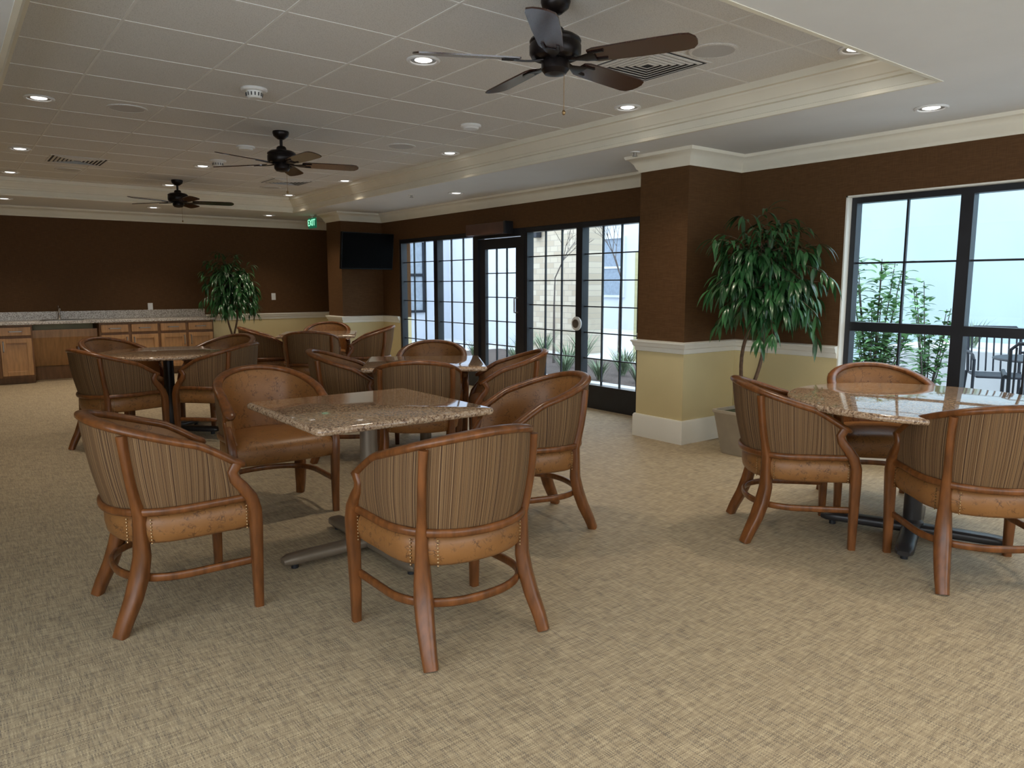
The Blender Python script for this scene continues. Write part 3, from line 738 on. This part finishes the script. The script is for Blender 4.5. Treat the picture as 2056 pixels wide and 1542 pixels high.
f = MB(X); frame(f, 0, -.55, .55, .7, 2.6, .06, .06, .06, .04); f.box(-.03, .03, -.49, .49, 1.6, 1.67); wn = f.build('window', M['patio'], t, smooth=False)
MB(X).box(.0, .015, -.49, .49, .76, 2.54).build('pane', pg, wn, smooth=False)
tag(MB().box(10.2, 10.7, 10.9, 12.78, -.03, 6).build('stone_wall', M['stone'], smooth=False), 'cream limestone block wall beyond the glass door', 'wall')
t = thing('outdoor_lantern', 'black wall lantern on the cream stone wall', 'lantern', (10.2, 12.3, 2.7))
MB().box(-.16, -.02, -.1, .1, -.35, .25).build('cage', M['patio'], t, bevel=.01)
MB().box(-.1, 0, -.03, .03, .2, .28).build('bracket', M['patio'], t)
t = thing('far_building', 'pale building with one window far beyond the bare tree', 'building', (17, 0, -.03))
MB().box(0, .3, 4, 30, 0, 5).build('wall', M['palewall'], t, smooth=False)
f = MB(); frame(f, -.03, 16.3, 17.4, 1.0, 2.9, .07, .07, .07, .04); f.box(-.05, 0, 16.37, 17.33, 1.9, 1.97); wn = f.build('window', M['palewall'], t, smooth=False)
MB().box(-.02, 0, 16.37, 17.33, 1.07, 2.83).build('pane', pg, wn, smooth=False)
tag(MB().box(10.0, 10.4, 8.75, 9.35, -.03, 1.95).build('yellow_wall', M['yel'], smooth=False), 'yellow stucco wall beyond the near end of the glazing', 'wall')
tag(MB().box(13, 13.3, -12, 8, -.03, 7).build('blue_wall', M['blue'], smooth=False), 'pale blue courtyard wall seen through the right window', 'wall')
rnd = random.Random(4)
def branch(mb, p, d, L, r, dep):
    q = p+d*L; mb.tube(p, q, r, r*.7, 5)
    if dep:
        for k in range(rnd.choice((2, 3))):
            nd = (d+Vector((rnd.uniform(-.6, .6), rnd.uniform(-.6, .6), rnd.uniform(-.1, .4)))).normalized()
            branch(mb, q, nd, L*rnd.uniform(.62, .85), r*.66, dep-1)
for x, y, lab in ((8.6, 8.35, 'bare young tree in the mulch bed at right of glazing'), (8.3, 9.6, 'bare young tree in mulch bed beyond the glass door')):
    t = thing('bare_tree', lab, 'tree', (x, y, .03)); mb = MB(); branch(mb, Vector((0, 0, .95)), Vector((.05, .02, 1)).normalized(), .5, .016, 5); mb.build('branches', M['twig'], t)
    MB().tube((0, 0, 0), (0, 0, 1.0), .026, .017, 8).build('trunk', M['twig'], t)
def shrub(x, y, h, r, ns_, nl, lab, z0=-.03, mat='shrub', ls=.09):
    t = thing('shrub', lab, 'shrub', (x, y, z0)); fo = MB(); s = MB()
    for k in range(ns_):
        a = rnd.uniform(0, 2*PI); tip = Vector((math.cos(a)*r*rnd.uniform(.3, 1), math.sin(a)*r*rnd.uniform(.3, 1), h*rnd.uniform(.55, 1)))
        s.tube((0, 0, 0), tip, .01, .004, 5)
        for i in range(nl):
            q = rnd.uniform(.2, 1); b = rnd.uniform(0, 2*PI)
            leaf(fo, tip*q+Vector((rnd.uniform(-.05, .05), rnd.uniform(-.05, .05), 0)), (math.cos(b), math.sin(b), rnd.uniform(0, .8)), ls*rnd.uniform(.8, 1.4), ls*.5, .12)
    s.build('stems', M['twig'], t); fo.build('leaves', M[mat], t)
shrub(7.5, 3.70, 1.68, .42, 16, 60, 'tall leafy green shrub outside the right window, left one', ls=.12)
shrub(8.3, 3.50, 1.50, .30, 8, 50, 'smaller leafy green shrub outside the right window, right one', ls=.11)
def tuft(x, y, h, lab, z0=.03):
    mb = MB()
    for k in range(70):
        a = rnd.uniform(0, 2*PI); leaf(mb, (rnd.uniform(-.04, .04), rnd.uniform(-.04, .04), 0), (math.cos(a)*.5, math.sin(a)*.5, 1), h*rnd.uniform(.7, 1.2), .014, .16)
    o = mb.build('grass_clump', M['grass'], loc=(x, y, z0)); tag(o, lab, 'ornamental grass', 'grass clumps in the courtyard')
for k, (x, y, h) in enumerate(((7.3, 6.2, .35), (7.5, 6.9, .4), (7.9, 7.6, .45), (7.4, 8.3, .4), (8.0, 8.9, .5), (7.5, 9.6, .45), (7.3, 7.45, .35), (8.3, 10.4, .5), (7.4, 10.6, .45), (8.8, 9.4, .6), (8.9, 10.6, .6), (8.4, 8.0, .45))):
    tuft(x, y, h, 'grass clump in the mulch bed outside the glazing')
tag(MB().box(9.6, 11, .5, 4.6, -.03, .6).build('planter', M['concrete'], bevel=.02), 'long white raised planter outside the right window', 'planter')
for k in range(4): tuft(9.9, 1.3+.8*k, .4, 'grass clump in the raised white planter', .6)
def patio_chair(x, y, rz, lab):
    t = thing('patio_chair', lab, 'outdoor chair', (x, y, -.03), R_(rz), 'dark metal patio chairs')
    MB().box(-.24, .24, -.24, .24, .42, .445).build('seat', M['patio'], t, bevel=.01)
    f = MB()
    for k in range(7): f.tube((-.21+.07*k, -.25, .45), (-.21+.07*k, -.33, .9), .009, n=6)
    f.sweep([(-.24, -.24, .44), (-.25, -.33, .88), (-.2, -.34, .93), (.2, -.34, .93), (.25, -.33, .88), (.24, -.24, .44)], .015, (0, 1, .2), 8, 2); f.build('backrest', M['patio'], t)
    for s in (-1, 1):
        MB().sweep([(.27*s, -.29, .66), (.28*s, 0, .68), (.28*s, .2, .66), (.27*s, .25, .6)], .015, (0, 0, 1), 8, 2).build('armrest', M['patio'], t)
        MB().tube((.27*s, .25, .62), (.27*s, .26, 0), .015).build('leg', M['patio'], t)
        MB().tube((.25*s, -.25, .45), (.27*s, -.33, 0), .015).build('leg', M['patio'], t)
patio_chair(8.9, 3.05, 120, 'dark patio chair behind the green shrubs')
patio_chair(7.1, 2.1, -70, 'dark patio chair right outside the right window')
patio_chair(8.9, 2.0, 90, 'dark patio chair beyond the outdoor table')
t = thing('patio_table', 'dark round metal patio table outside the right window', 'outdoor table', (8.0, 2.35, -.03))
MB().lathe([(.001, .70), (.42, .70), (.43, .71), (.42, .72), (.001, .72)]).build('tabletop', M['patio'], t)
for k in range(4):
    a = PI/4+k*PI/2; MB().tube((.12*math.cos(a), .12*math.sin(a), .7), (.33*math.cos(a), .33*math.sin(a), 0), .014).build('leg', M['patio'], t)

# ------------------------------------------------------------------ sky
W = bpy.data.worlds.new('sky'); SC.world = W; W.use_nodes = True; nt = W.node_tree
bg = nt.nodes['Background']; bg.inputs[0].default_value = (.83, .92, 1.0, 1); bg.inputs[1].default_value = 4.8
